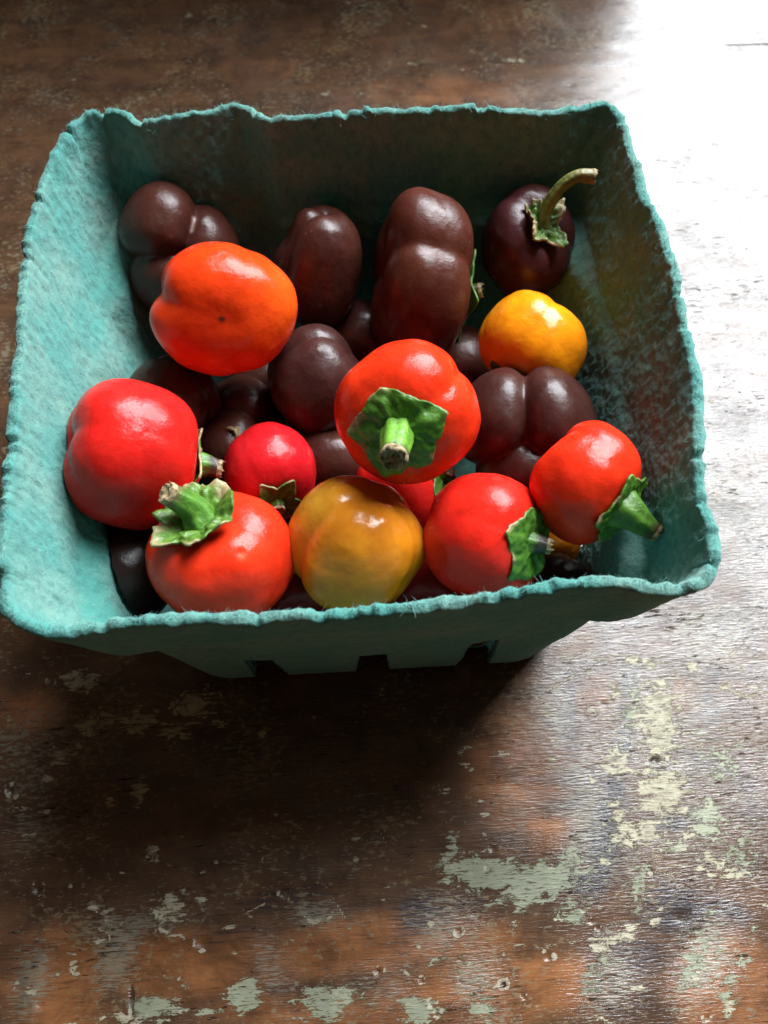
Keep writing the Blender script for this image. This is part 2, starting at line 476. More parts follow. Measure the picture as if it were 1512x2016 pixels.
def plank(xs, ys, y_front_seam, name, parent, thick=0.022, seed=3):
    nx, ny = len(xs), len(ys)
    X, Y = np.meshgrid(xs, ys)
    P = np.stack([X.ravel(), Y.ravel(), np.zeros(X.size)], 1)
    # the seam is not cut quite straight and opens towards the right
    wob = 0.0003 * fbm(np.stack([P[:, 0] * 90, P[:, 0] * 0, P[:, 0] * 0], 1), 40)
    gap = 0.00001 + 0.00008 * smooth(P[:, 0], 0.09, 0.12) + 0.00042 * smooth(P[:, 0], 0.163, 0.172)
    edge = np.zeros(len(P), bool)
    if y_front_seam:       # back plank: its first row is the seam
        m = P[:, 1] <= ys[0] + 1e-9
        P[m, 1] = (SEAM_Y + wob + gap)[m]
    else:
        m = P[:, 1] >= ys[-1] - 1e-9
        P[m, 1] = (SEAM_Y + wob - gap)[m]
    px = to_px(P)
    ok = (px[:, 0] > -500) & (px[:, 0] < 2000) & (px[:, 1] > -400) & (px[:, 1] < 2400) & (P[:, 1] > -0.3)
    A = {k: np.zeros(len(P)) for k in ('cream', 'sage', 'stain', 'warm', 'worn', 'nick', 'pit')}
    q = px[ok]
    Q = P[ok]
    for key, lst in (('cream', CREAM), ('sage', SAGE), ('stain', STAIN), ('warm', WARM), ('worn', WORN)):
        A[key][ok] = blobs(q, lst) * (0.86 if key == 'cream' else 0.92 if key == 'sage' else 1.0)
    # the wear goes on past what the photograph shows
    far = fbm(P * np.array([14, 22, 1]) + 5, 61, 3)
    inframe = smooth(np.maximum(np.abs(px[:, 0] - 756) - 756, np.abs(px[:, 1] - 1008) - 1008), -20, 160)
    inframe[~ok] = 1
    A['cream'] += inframe * smooth(far, 0.25, 0.7) * 0.6
    A['sage'] += inframe * smooth(-far, 0.25, 0.7) * 0.6
    A['warm'] += inframe * 0.45
    A['worn'] += inframe * 0.35
    dz = np.zeros(len(P))
    nk = np.zeros(len(q)); pt = np.zeros(len(q)); dd = np.zeros(len(q))
    wobble = 1 + 0.30 * fbm(Q * 600, 70, 3)
    for (cx, cy, r, s) in RINGS:
        sel = (np.abs(q[:, 0] - cx) < r * 2.2) & (np.abs(q[:, 1] - cy) < r * 2.2)
        d = np.hypot(q[sel, 0] - cx, (q[sel, 1] - cy) * 1.08) / r * wobble[sel]
        w = 0.16 if r > 30 else 0.33
        an_ = np.arctan2(q[sel, 1] - cy, q[sel, 0] - cx)
        br = smooth(fbm(np.stack([np.cos(an_) * 1.3 + cx, np.sin(an_) * 1.3 + cy, an_ * 0], 1), 44, 2), -0.45, 0.35)
        nk[sel] = np.maximum(nk[sel], (0.25 + 0.75 * br) * s * np.exp(-((d - 1) / (w * (0.7 + 0.6 * br))) ** 2))
        if r < 30:
            dd[sel] -= 0.00035 * np.exp(-(d / 0.8) ** 2)
            nk[sel] = np.maximum(nk[sel], 0.3 * s * (d < 1))
        dd[sel] += 0.00012 * np.exp(-((d - 1.05) / 0.25) ** 2)
    for (cx, cy, rx, ry) in PITS:
        d = np.hypot((q[:, 0] - cx) / rx, (q[:, 1] - cy) / ry) * wobble
        pt = np.maximum(pt, 1 - smooth(d, 0.55, 1.15))
        dd -= 0.00028 * np.exp(-(d / 0.85) ** 2)
    for (x0, y0, x1, y1, w) in SCRATCH:
        L = math.hypot(x1 - x0, y1 - y0)
        t = np.clip(((q[:, 0] - x0) * (x1 - x0) + (q[:, 1] - y0) * (y1 - y0)) / L ** 2, 0, 1)
        d = np.hypot(q[:, 0] - x0 - t * (x1 - x0), q[:, 1] - y0 - t * (y1 - y0))
        nk = np.maximum(nk, 0.72 * np.exp(-(d / (w * 1.3)) ** 2) * (0.5 + 0.5 * t))
        dd -= 0.00008 * np.exp(-(d / w) ** 2)
    # small random nicks and chips all over
    n = 260
    cxs = rng.uniform(xs[0] * .4, xs[-1] * .4, n); cys = rng.uniform(-0.17, 0.3, n)
    for i in range(n):
        r = rng.uniform(0.0005, 0.0014)
        sel = (np.abs(Q[:, 0] - cxs[i]) < r * 4) & (np.abs(Q[:, 1] - cys[i]) < r * 4)
        if sel.any():
            d = np.hypot((Q[sel, 0] - cxs[i]) / rng.uniform(1, 2.4), Q[sel, 1] - cys[i]) / r * wobble[sel]
            nk[sel] = np.maximum(nk[sel], rng.uniform(.35, .8) * np.exp(-d ** 2))
            dd[sel] -= 0.00012 * np.exp(-d ** 2)
    A['nick'][ok] = nk
    A['pit'][ok] = pt
    dz[ok] = dd
    # raised grain and slow unevenness
    dz += 0.00018 * fbm(P * np.array([30, 60, 1]), 81, 3) * smooth(np.abs(P[:, 0]), 1.0, 0.3)
    P[:, 2] += dz - 0.0003
    Fq = [grid_faces(nx, ny)]
    V = [P]
    # side skirts give the plank its thickness
    ring = np.concatenate([np.arange(nx), np.arange(1, ny) * nx + nx - 1, (ny - 1) * nx + np.arange(nx - 2, -1, -1), np.arange(ny - 2, 0, -1) * nx])
    low = P[ring].copy(); low[:, 2] = -thick
    b0 = len(P)
    V.append(P[ring].copy())
    V.append(low)
    nr_ = len(ring)
    k = np.arange(nr_); k1 = (k + 1) % nr_
    Fq.append(np.stack([b0 + k, b0 + nr_ + k, b0 + nr_ + k1, b0 + k1], 1))
    V = np.concatenate(V)
    for kk in A:
        A[kk] = np.concatenate([A[kk], np.zeros(2 * len(ring))])
    return link(name, mesh_np(name, V, Fq, MAT['table'], attrs=A), parent)

table = empty('table_top', (0, 0, 0))
table['kind'] = 'structure'
xs = axis_grid(-0.75, 0.75, -0.135, 0.165, 0.00055)
ys_front = axis_grid(-0.55, -0.02, -0.165, -0.021, 0.00055)
ys_front = np.concatenate([ys_front[ys_front < -0.0201], np.arange(-0.02, SEAM_Y - 0.0004, 0.0012), [SEAM_Y]])
plank(xs, ys_front, False, 'plank', table)
xs2 = axis_grid(-0.75, 0.75, -0.16, 0.21, 0.0014)
ys_back = np.concatenate([[SEAM_Y], np.arange(SEAM_Y + 0.001, 0.27, 0.0014), np.linspace(0.275, 0.52, 40)])
plank(xs2, ys_back, True, 'plank', table, seed=8)

# ------------------------------------------------------------------ crate just past the far edge of the picture (unseen, added to shade the far end of the table)
def wood_dark():
    k = NT('dark crate wood')
    v = k.coords((14, 240, 240))
    n = k.noise(v, 1.0, 4, 0.6, 0.4)
    k.link(k.mix(k.ramp(n, 0.3, 0.7), (0.030, 0.016, 0.009), (0.075, 0.040, 0.021)), k.b.inputs['Base Color'])
    k.b.inputs['Roughness'].default_value = 0.6
    k.link(k.bump(n, 0.4, 0.0006), k.b.inputs['Normal'])
    return k.m
MAT['crate'] = wood_dark()

def board(name, size, loc, parent, bev=0.0012):
    import bmesh
    bm = bmesh.new()
    bmesh.ops.create_cube(bm, size=1.0)
    for v in bm.verts:
        v.co.x *= size[0]; v.co.y *= size[1]; v.co.z *= size[2]
    bmesh.ops.bevel(bm, geom=list(bm.edges), offset=bev, segments=2, affect='EDGES')
    me = bpy.data.meshes.new(name)
    bm.to_mesh(me); bm.free()
    me.materials.append(MAT['crate'])
    o = link(name, me, parent)
    o.location = loc
    return o

crate = empty('shade_crate', (-0.150, 0.445, 0.0))
crate.rotation_euler[2] = math.radians(-6)
tag(crate, 'dark wooden crate added out of view to shade the far end of the table', 'crate')
CW, CD, CH = 0.66, 0.16, 0.27
for sgn in (-1, 1):
    for i in range(4):
        board('side_board', (CW, 0.010, 0.064), (0, sgn * (CD / 2 - 0.005), 0.0335 + i * 0.0665), crate)
        board('end_board', (0.010, CD - 0.0206, 0.064), (sgn * (CW / 2 - 0.006), 0, 0.0335 + i * 0.0665), crate)
board('bottom_board', (CW - 0.025, CD - 0.022, 0.008), (0, 0, 0.006), crate)

# ------------------------------------------------------------------ carton
H_RIM = 0.0835
BASE_HALF = 0.0535
BACK = [(168, 228), (200, 220), (235, 222), (275, 237), (340, 233), (400, 223), (460, 212), (495, 218), (525, 231), (560, 229), (640, 223), (740, 221),
        (820, 216), (900, 208), (960, 213), (1050, 220), (1130, 216), (1165, 208), (1195, 210)]
RIGHT = [(1222, 235), (1240, 290), (1260, 350), (1275, 400), (1307, 470), (1328, 540), (1345, 620), (1360, 700), (1372, 780), (1377, 850), (1379, 920),
         (1386, 990), (1398, 1040)]
FRONT = [(1407, 1085), (1402, 1120), (1370, 1148), (1300, 1160), (1240, 1153), (1180, 1148), (1100, 1153), (1000, 1166), (900, 1180), (800, 1194), (700, 1206), (600, 1215), (500, 1220),
         (400, 1218), (300, 1221), (230, 1226), (180, 1233), (130, 1244), (80, 1243), (38, 1228)]
LEFT = [(12, 1195), (5, 1130), (8, 1060), (15, 950), (22, 850), (30, 750), (38, 650), (45, 550), (58, 450), (73, 390), (93, 330), (118, 280), (138, 250)]

def catmull_closed(pts, per):
    pts = np.asarray(pts, float)
    n = len(pts)
    out = []
    for i in range(n):
        p0, p1, p2, p3 = pts[i - 1], pts[i], pts[(i + 1) % n], pts[(i + 2) % n]
        t = np.linspace(0, 1, per, endpoint=False)[:, None]
        out.append(0.5 * (2 * p1 + (p2 - p0) * t + (2 * p0 - 5 * p1 + 4 * p2 - p3) * t ** 2 + (3 * p1 - p0 - 3 * p2 + p3) * t ** 3))
    return np.concatenate(out)

def resample_closed(C, n):
    D = np.concatenate([C, C[:1]])
    s = np.concatenate([[0], np.cumsum(np.linalg.norm(np.diff(D, axis=0), axis=1))])
    t = np.linspace(0, s[-1], n, endpoint=False)
    return np.stack([np.interp(t, s, D[:, k]) for k in range(D.shape[1])], 1)

CARTON = {}

def keep_inside(P, gap=0.0006):
    """fruit pressed against the carton gives way to its wall and floor"""
    G, c = CARTON['inner'], CARTON['ctr']
    if 'tab' not in CARTON:
        zs = G[:, :, 2].mean(1)
        grid_a = np.linspace(-math.pi, math.pi, 361)
        tab = []
        for row in G:
            d = row[:, :2] - c
            a = np.arctan2(d[:, 1], d[:, 0])
            r = np.hypot(d[:, 0], d[:, 1])
            o = np.argsort(a)
            tab.append(np.interp(grid_a, a[o], r[o], period=2 * math.pi))
        tab = np.array(tab)
        tab = np.minimum(tab, np.minimum(np.roll(tab, 1, 1), np.roll(tab, -1, 1)))
        CARTON['tab'], CARTON['zs'] = tab, zs
    tab, zs = CARTON['tab'], CARTON['zs']
    P = P.copy()
    P[:, 2] = np.maximum(P[:, 2], 0.0050)
    d = P[:, :2] - c
    a = (np.arctan2(d[:, 1], d[:, 0]) + math.pi) / (2 * math.pi) * 360
    i = np.clip(a.astype(int), 0, 359)
    f = a - i
    j = np.clip(np.searchsorted(zs, P[:, 2]) - 1, 0, len(zs) - 1)
    R = tab[j, i] * (1 - f) + tab[j, i + 1] * f - gap
    r = np.hypot(d[:, 0], d[:, 1])
    k = np.where((r > R) & (P[:, 2] < zs[-1]), R / np.maximum(r, 1e-9), 1.0)
    P[:, :2] = c + d * k[:, None]
    return P

def build_carton():
    root = empty('berry_carton', (0, 0, 0))
    tag(root, 'square teal moulded pulp berry carton with fuzzy torn rim, full of peppers', 'carton')
    NS = 960
    pts = [at(x, y, H_RIM)[:2] for (x, y) in BACK + RIGHT + FRONT + LEFT]
    rim = resample_closed(catmull_closed(pts, 14), NS)
    rr_ = rim - rim.mean(0)
    rr_ /= np.linalg.norm(rr_, axis=1)[:, None]
    r3 = np.concatenate([rim, rim[:, :1] * 0], 1)
    wander = rr_ * (0.0010 * fbm(r3 * 75, 301, 3) + 0.00022 * fbm(r3 * 300, 305, 2))[:, None]
    # clockwise seen from above, starting at the back left corner; base: rounded square matched side by side
    def rounded(half, r, n):
        a = []
        def arc(cx, cy, a0, a1):
            for t in np.linspace(a0, a1, 10):
                a.append((cx + r * math.cos(t), cy + r * math.sin(t)))
        h = half - r
        arc(-h, h, math.pi * 0.75, math.pi * 0.5)
        arc(h, h, math.pi * 0.5, 0)
        arc(h, -h, 0, -math.pi / 2)
        arc(-h, -h, -math.pi / 2, -math.pi)
        arc(-h, h, math.pi, math.pi * 0.75)
        return resample_closed(np.array(a), n)
    base = rounded(BASE_HALF, 0.014, NS)
    base += np.array([0.0009, -0.0040])
    # match the phase by angle
    ang = lambda q, c: np.unwrap(np.arctan2(q[:, 1] - c[1], q[:, 0] - c[0]))
    rc, bc = rim.mean(0), base.mean(0)
    aR, aB = -ang(rim, rc), -ang(base, bc)
    off = round((aR[0] - aB[0]) / (2 * math.pi)) * 2 * math.pi
    aB = aB + off
    aB3 = np.concatenate([aB - 2 * math.pi, aB, aB + 2 * math.pi])
    B3 = np.concatenate([base, base, base])
    base = np.stack([np.interp(aR, aB3, B3[:, k]) for k in range(2)], 1)
    # nearest corner factor: 1 at corners (rim lifts and flares there)
    # levels: floor rings, then wall
    floor_s = [0.02, 0.2, 0.4, 0.55, 0.68, 0.78, 0.84, 0.88, 0.92, 0.95, 0.97, 0.985]
    wall_t = np.linspace(0, 1, 132)
    BAND = 0.66                       # height fraction of the step under the rim band
    th_r = np.arctan2(rim[:, 1] - rc[1], rim[:, 0] - rc[0])
    cw = smooth(np.abs(np.sin(2 * th_r)), 0.72, 0.98)          # 1 at the corners, where the band under the rim overhangs
    def fprof(t):
        lowf = 0.64 - 0.22 * cw
        stepf = 0.05 + 0.22 * cw
        low = lowf * min(t / BAND, 1.0)
        return low + stepf * smooth(np.array([t]), BAND - 0.035, BAND + 0.035)[0] + (1 - lowf - stepf) * min(max((t - BAND) / (1 - BAND), 0), 1)
    NF, NW = len(floor_s), len(wall_t)
    NL = NF + NW
    mid = np.zeros((NL, NS, 3))
    ctr = base.mean(0)
    for j, s in enumerate(floor_s):
        mid[j, :, :2] = ctr + (base - ctr) * s
        mid[j, :, 2] = 0.0030
    for j, t in enumerate(wall_t):
        mid[NF + j, :, :2] = base + (rim - base) * fprof(t)[:, None] + wander * max(0.0, (t - 0.86) / 0.14) ** 2
        mid[NF + j, :, 2] = 0.0030 + (H_RIM - 0.0030) * t
    # round the bottom edge
    # ragged rim height
    s_arc = np.linspace(0, 1, NS, endpoint=False)
    circ = np.stack([np.cos(s_arc * 2 * math.pi), np.sin(s_arc * 2 * math.pi), s_arc * 0], 1)
    rag = 0.0010 * fbm(circ * 13, 5, 4) + 0.0004 * fbm(circ * 45, 9, 3)
    rag = rag - 0.0016 * smooth(fbm(circ * 26, 404, 3), 0.22, 0.50) + 0.0007 * smooth(fbm(circ * 34, 409, 3), 0.30, 0.50)
    for j, t in enumerate(wall_t):
        mid[NF + j, :, 2] += rag * smooth(np.array([t]), 0.88, 1.0)[0]
    # broad warps of the walls
    for j in range(NF, NL):
        t = wall_t[j - NF]
        nrm = mid[j, :, :2] - ctr
        nrm /= np.linalg.norm(nrm, axis=1)[:, None]
        w = 0.0007 * fbm(np.concatenate([circ[:, :2] * 3, np.full((NS, 1), t * 2.5)], 1), 21, 2) * math.sin(math.pi * min(t, .98))
        mid[j, :, :2] += nrm * w[:, None]
    # normals of the mid surface
    du = np.roll(mid, -1, 1) - np.roll(mid, 1, 1)
    dv = np.gradient(mid, axis=0)
    nr = np.cross(du, dv)
    nr /= np.linalg.norm(nr, axis=2)[:, :, None] + 1e-12
    # make normals point outwards / down
    test = (nr[NF + 60, :, :2] * (mid[NF + 60, :, :2] - ctr)).sum()
    if test < 0:
        nr = -nr
    for _ in range(3):
        nr[1:-1] = (nr[:-2] + 2 * nr[1:-1] + nr[2:]) / 4
    nr /= np.linalg.norm(nr, axis=2)[:, :, None] + 1e-12
    th = 0.00100 * (1 + np.concatenate([np.zeros(NF), smooth(wall_t, 0.85, 1.0)])[:, None] * (0.22 + 0.5 * fbm(circ * 20, 33, 4)[None]))
    out = mid + nr * th[:, :, None]
    inn = mid - nr * th[:, :, None]
    # surface relief: the inside is clumpy felt, the outside smoother
    def relief(G, amp, seed, sgn):
        Q = G.reshape(-1, 3)
        h = amp * (0.5 * fbm(Q * 330, seed, 3) + 0.55 * fbm(Q * 900, seed + 5, 2) + 0.35 * fbm(Q * 110, seed + 8, 2))
        return G + (sgn * nr.reshape(-1, 3) * h[:, None]).reshape(G.shape)
    rimw = np.concatenate([np.zeros(NF), smooth(wall_t, 0.90, 1.0)])[:, None, None]
    outr = relief(out, 0.00016, 90, 1)
    outrim = relief(out, 0.00045, 92, 1)
    outr = outr * (1 - rimw) + outrim * rimw
    innr = relief(inn, 0.00060, 120, -1)
    CARTON['ctr'], CARTON['inner'] = ctr, innr[NF:]
    # vent slots at the foot of each wall
    keep = np.ones((NL - 1, NS), bool)
    cell_mid = (mid[:-1] + mid[1:]) / 2
    cell = (cell_mid + np.roll(cell_mid, -1, 1)) / 2
    slots = []
    for side in range(4):
        for c0 in (-0.0285, 0.0, 0.0285):
            slots.append((side, c0))
    for side, c0 in slots:
        X, Y, Z = cell[..., 0] - ctr[0], cell[..., 1] - ctr[1], cell[..., 2]
        a, b = ((X, -Y), (Y, X), (X, Y), (Y, -X))[side]
        # a runs along the wall, b points outwards; tapered cut
        wdt = 0.0050 - 0.0016 * np.clip(Z / 0.034, 0, 1)
        cut = (np.abs(a - c0) < wdt) & (b > 0.0500) & (Z < (0.010 if side == 2 else 0.034))
        keep &= ~cut
    idx = np.arange(NL * NS).reshape(NL, NS)
    j, i = np.nonzero(keep)
    i1 = (i + 1) % NS
    O = lambda jj, ii: idx[jj, ii]
    off_i = NL * NS
    Fo = np.stack([O(j, i), O(j + 1, i), O(j + 1, i1), O(j, i1)], 1)
    Fi = np.stack([O(j, i), O(j, i1), O(j + 1, i1), O(j + 1, i)], 1) + off_i
    faces = [Fo, Fi]
    # walls of the slots
    for (dj, di) in ((0, 1), (0, -1), (1, 0), (-1, 0)):
        nb = np.zeros_like(keep)
        if di:
            nb = np.roll(keep, -di, 1)
        else:
            nb = np.ones_like(keep)
            if dj == 1:
                nb[:-1] = keep[1:]
            else:
                nb[1:] = keep[:-1]
        J, I = np.nonzero(keep & ~nb)
        I1 = (I + 1) % NS
        if di == 1:
            a0, a1 = idx[J, I1], idx[J + 1, I1]
        elif di == -1:
            a0, a1 = idx[J, I], idx[J + 1, I]
        elif dj == 1:
            a0, a1 = idx[J + 1, I], idx[J + 1, I1]
        else:
            a0, a1 = idx[J, I], idx[J, I1]
        if len(a0):
            faces.append(np.stack([a0, a1, a1 + off_i, a0 + off_i], 1))
    # rounded, fuzzy rim between the outer and the inner sheet
    V = [outr.reshape(-1, 3), innr.reshape(-1, 3)]
    vcount = 2 * NL * NS
    top_o, top_i = outr[-1], innr[-1]
    prev = idx[-1, :]
    K = 5
    for k in range(1, K + 1):
        t = k / (K + 1)
        ring_ = top_o * (1 - t) + top_i * t
        lift = math.sin(math.pi * t) * 0.00055
        ring_ = ring_.copy()
        ring_[:, 2] += lift + 0.00028 * fbm(ring_ * 600, 140, 3)
        ring_[:, :2] += 0.0003 * np.stack([fbm(ring_ * 600, 150, 3), fbm(ring_ * 600, 151, 3)], 1)
        cur = vcount + np.arange(NS)
        vcount += NS
        V.append(ring_)
        faces.append(np.stack([prev, cur, np.roll(cur, -1), np.roll(prev, -1)], 1))
        prev = cur
    cur = idx[-1, :] + off_i
    faces.append(np.stack([prev, cur, np.roll(cur, -1), np.roll(prev, -1)], 1))
    V = np.concatenate(V)
    me = mesh_np('carton_shell', V, faces, MAT['pulp'])
    sh = link('carton_shell', me, root)
    # loose fibres along the rim and on the felted inside
    fv, ff = [], []
    n_f = 0
    def fibre(p, d, length, rad, curl):
        nonlocal n_f
        seg = 5
        d = d / np.linalg.norm(d)
        a = np.cross(d, [0.3, 0.5, 0.8]); a /= np.linalg.norm(a)
        b = np.cross(d, a)
        ph = rng.uniform(0, 6.28)
        cd = a * math.cos(ph) + b * math.sin(ph)
        for q in range(seg):
            t = q / (seg - 1)
            c = p + d * length * t + cd * curl * length * t * t
            r = rad * (1 - 0.6 * t)
            for m in range(3):
                an = m * 2.0944
                fv.append(c + (a * math.cos(an) + b * math.sin(an)) * r)
        for q in range(seg - 1):
            for m in range(3):
                m1 = (m + 1) % 3
                ff.append((n_f + q * 3 + m, n_f + q * 3 + m1, n_f + (q + 1) * 3 + m1, n_f + (q + 1) * 3 + m))
        n_f += seg * 3
    tops = V[-NS * 3:]
    for _ in range(5200):
        p = tops[rng.integers(len(tops))]
        d = np.array([rng.normal(0, .8), rng.normal(0, .8), rng.uniform(0.0, 1.0)])
        L = rng.uniform(0.0003, 0.0011) if rng.random() < 0.97 else rng.uniform(0.0015, 0.0028)
        fibre(p, d, L, rng.uniform(0.00003, 0.00006), rng.uniform(-.7, .7))
    inn_f, nr_f = innr[NF:].reshape(-1, 3), nr[NF:].reshape(-1, 3)
    for _ in range(2600):
        m = rng.integers(len(inn_f))
        d = -nr_f[m] * rng.uniform(0.1, 0.5) + rng.normal(0, 0.6, 3)
        fibre(inn_f[m], d, rng.uniform(0.0006, 0.0020), rng.uniform(0.00003, 0.000055), rng.uniform(-.9, .9))
    fo = link('fibre_fuzz', mesh_np('fibre_fuzz', np.array(fv), np.array(ff), MAT['fibre']), root)
    fo['kind'] = 'stuff'
    return root

build_carton()

# ------------------------------------------------------------------ peppers
def unit(v):
    v = np.asarray(v, float)
    return v / np.linalg.norm(v)

def view_basis(x, y):
    """right, up, towards the viewer at a photograph pixel (only used to lay out how each pepper lies)"""
    tw = -unit(ray(x, y))
    r = Rm[:, 0] - tw * (Rm[:, 0] @ tw)
    r = unit(r)
    u = np.cross(tw, r)
    return np.stack([r, u, tw], 1)

class Pepper:
    def __init__(s, name, label, mat, box, z, axis, L=0.9, n=2.4, grooves=(), env=(0.5, 0.8, 1.0), dimple=(0.16, 0.45), blossom=(0.06, 0.35),
                 bumps=(), taper=0.06, noise=0.03, seed=1, color=None, group=None, fit=True):
        s.spec = dict(L=L, n=n, env=env, dimple=dimple, blossom=blossom, taper=taper, noise=noise, seed=seed)
        x0, y0, x1, y1 = box
        s.cx, s.cy = (x0 + x1) / 2, (y0 + y1) / 2
        s.C = at(s.cx, s.cy, z)
        s.B = view_basis(s.cx, s.cy)
        depth = np.linalg.norm(s.C - CAM)
        zc = -((s.C - CAM) @ Rm)[2]
        s.px = zc / F_PX                      # metres per photograph pixel at the pepper
        za = unit(axis)
        xa = np.array([0.31, 0.95, 0.12]); xa = unit(xa - za * (xa @ za))
        s.Rl = np.stack([xa, np.cross(za, xa), za], 1)     # local -> view
        s.gro = [(math.atan2((s.Rl.T @ unit(v))[1], (s.Rl.T @ unit(v))[0]), d, w) for v, d, w in grooves]
        s.bum = [(s.Rl.T @ unit(v), a, w) for v, a, w in bumps]
        nphi, nth = 132, 96
        th = np.linspace(0.012, math.pi - 0.012, nth)
        ph = np.linspace(0, 2 * math.pi, nphi, endpoint=False)
        PH, TH = np.meshgrid(ph, th)
        D = np.stack([np.sin(TH) * np.cos(PH), np.sin(TH) * np.sin(PH), np.cos(TH)], -1).reshape(-1, 3)
        pv = (D * s.rad(D)[:, None]) @ s.Rl.T
        ext = [(pv[:, k].min(), pv[:, k].max()) for k in range(3)]
        hw, hh = (x1 - x0) / 2 * s.px, (y1 - y0) / 2 * s.px
        persp = zc / depth
        sx = hw * persp * 2 / (ext[0][1] - ext[0][0])
        sy = hh * persp * 2 / (ext[1][1] - ext[1][0])
        s.S = np.array([sx, sy, math.sqrt(sx * sy)])
        s.mid = np.array([(e[0] + e[1]) / 2 for e in ext])
        V = s.to_world(D * s.rad(D)[:, None])
        lo = V[:, 2].min()
        base = np.array([s.C[0], s.C[1], lo])
        s.base = base
        s.root = empty(name, base)
        tag(s.root, label, 'pepper', group)
        caps = []
        Fq = grid_faces(nphi, nth, True)
        V2 = np.concatenate([V, V[:nphi].mean(0)[None], V[-nphi:].mean(0)[None]])
        k = np.arange(nphi); k1 = (k + 1) % nphi
        t1 = np.stack([np.full(nphi, len(V)), k1, k], 1)
        o = (nth - 1) * nphi
        t2 = np.stack([np.full(nphi, len(V) + 1), o + k, o + k1], 1)
        Dv = D @ s.Rl.T
        cols = color(Dv, D, V) if callable(color) else np.tile(np.array(color), (len(V), 1))
        cols = np.concatenate([cols, cols[:1], cols[-1:]])
        Fq = Fq[:, ::-1]
        me = mesh_np('fruit', V2 - base, [Fq, t1[:, ::-1], t2[:, ::-1]], MAT[mat], colors=cols)
        s.fruit = link('fruit', me, s.root)

    def rad(s, D):
        c = s.spec
        ct = np.clip(D[:, 2], -1, 1)
        th = np.arccos(ct)
        st = np.sin(th)
        ph = np.arctan2(D[:, 1], D[:, 0])
        r = (st ** c['n'] + (np.abs(ct) / c['L']) ** c['n']) ** (-1 / c['n'])
        r = r * (1 + c['taper'] * ct)
        e0, e1, e2 = c['env']
        env = np.where(ct > 0, e1 + (e0 - e1) * ct ** 2, e1 + (e2 - e1) * ct ** 2)
        if s.gro:
            acc = 0
            for g, d, w in s.gro:
                dp = (ph - g + math.pi) % (2 * math.pi) - math.pi
                dl = np.where(np.cos(dp) > 0, np.arcsin(np.clip(np.abs(st * np.sin(dp)), 0, 1)), np.minimum(th, math.pi - th))
                k = np.exp(-(np.sqrt(dl ** 2 + 0.05 ** 2) - 0.05) / w)
                acc = acc + (d * k) ** 4
            r = r * (1 - env * acc ** 0.25)
        r = r - c['dimple'][0] * np.exp(-(th / c['dimple'][1]) ** 2) - c['blossom'][0] * np.exp(-((math.pi - th) / c['blossom'][1]) ** 2)
        for v, a, w in s.bum:
            an = np.arccos(np.clip(D @ v, -1, 1))
            r = r + a * np.exp(-(an / w) ** 2)
        r = r + c['noise'] * fbm(D * 1.7 + c['seed'] * 3.1, c['seed'], 2) + 0.004 * fbm(D * 7 + c['seed'], c['seed'] + 50, 2)
        return r

    def to_world(s, p):
        v = (p @ s.Rl.T - s.mid) * s.S
        return keep_inside(s.C + v @ s.B.T)

    def dir_at(s, x, y):
        """outward view direction of the surface point at photograph pixel x, y (near side)"""
        v = np.array([(x - s.cx), -(y - s.cy), 0]) * s.px / s.S
        q = v[0] ** 2 + v[1] ** 2
        return unit([v[0], v[1], math.sqrt(max(0.02, 1 - q))])

    def calyx(s, size=0.62, tips=5, base=0.62, phase=0.0, lift=0.02, curl=0.0, wr=0.02, tan=0.3, green=(0.052, 0.145, 0.014), seed=5, thick=0.0005):
        nr_, nphi = 26, 110
        r = np.random.default_rng(seed)
        ta = phase + np.arange(tips) * 2 * math.pi / tips + r.uniform(-.22, .22, tips)
        tl = r.uniform(0.82, 1.12, tips)
        ph = np.linspace(0, 2 * math.pi, nphi, endpoint=False)
        star = np.full(nphi, base)
        ridge = np.zeros(nphi)
        for a, l in zip(ta, tl):
            d = np.abs((ph - a + math.pi) % (2 * math.pi) - math.pi) / (math.pi / tips)
            star = np.maximum(star, base + (l - base) * np.clip(1 - d, 0, 1) ** 1.25)
            ridge = np.maximum(ridge, np.exp(-(d / 0.22) ** 2))
        star *= 1 + 0.05 * fbm(np.stack([np.cos(ph) * 4, np.sin(ph) * 4, ph * 0 + seed], 1), seed, 3)
        rho = np.linspace(0.02, 1, nr_)
        RH, PHI = np.meshgrid(rho, ph, indexing='ij')
        TH = np.clip(RH * star[None, :] * size, 0.005, 2.5)
        D = np.stack([np.sin(TH) * np.cos(PHI), np.sin(TH) * np.sin(PHI), np.cos(TH)], -1).reshape(-1, 3)
        rr = s.rad(D)
        rhf, rdg = RH.ravel(), np.tile(ridge, nr_)
        w = fbm(D * 7.0 + seed, seed, 3)
        lf = lift + wr * w * rhf + 0.022 * rdg * (1 - 0.4 * rhf) + curl * rhf ** 2.5 * (1 + 0.7 * fbm(D * 4 + seed, seed + 9, 2))
        # the calyx bridges the dimple at the stem
        pts = D * (rr + lf)[:, None]
        pts[:, 2] += s.spec['dimple'][0] * 0.5 * np.exp(-(TH.ravel() / (s.spec['dimple'][1] * 0.8)) ** 2)
        top = s.to_world(pts)
        G = top.reshape(nr_, nphi, 3)
        nrm = np.cross(np.roll(G, -1, 1) - np.roll(G, 1, 1), np.gradient(G, axis=0))
        nrm /= np.linalg.norm(nrm, axis=2)[:, :, None] + 1e-12
        axw = s.B @ (s.Rl[:, 2])
        if (nrm[3] @ axw).sum() < 0:
            nrm = -nrm
        bot = (G - nrm * thick).reshape(-1, 3)
        V = np.concatenate([top, bot])
        Fq = grid_faces(nphi, nr_, True)
        N = nphi * nr_
        o = (nr_ - 1) * nphi
        k = np.arange(nphi); k1 = (k + 1) % nphi
        rimf = np.stack([o + k, o + k1, N + o + k1, N + o + k], 1)
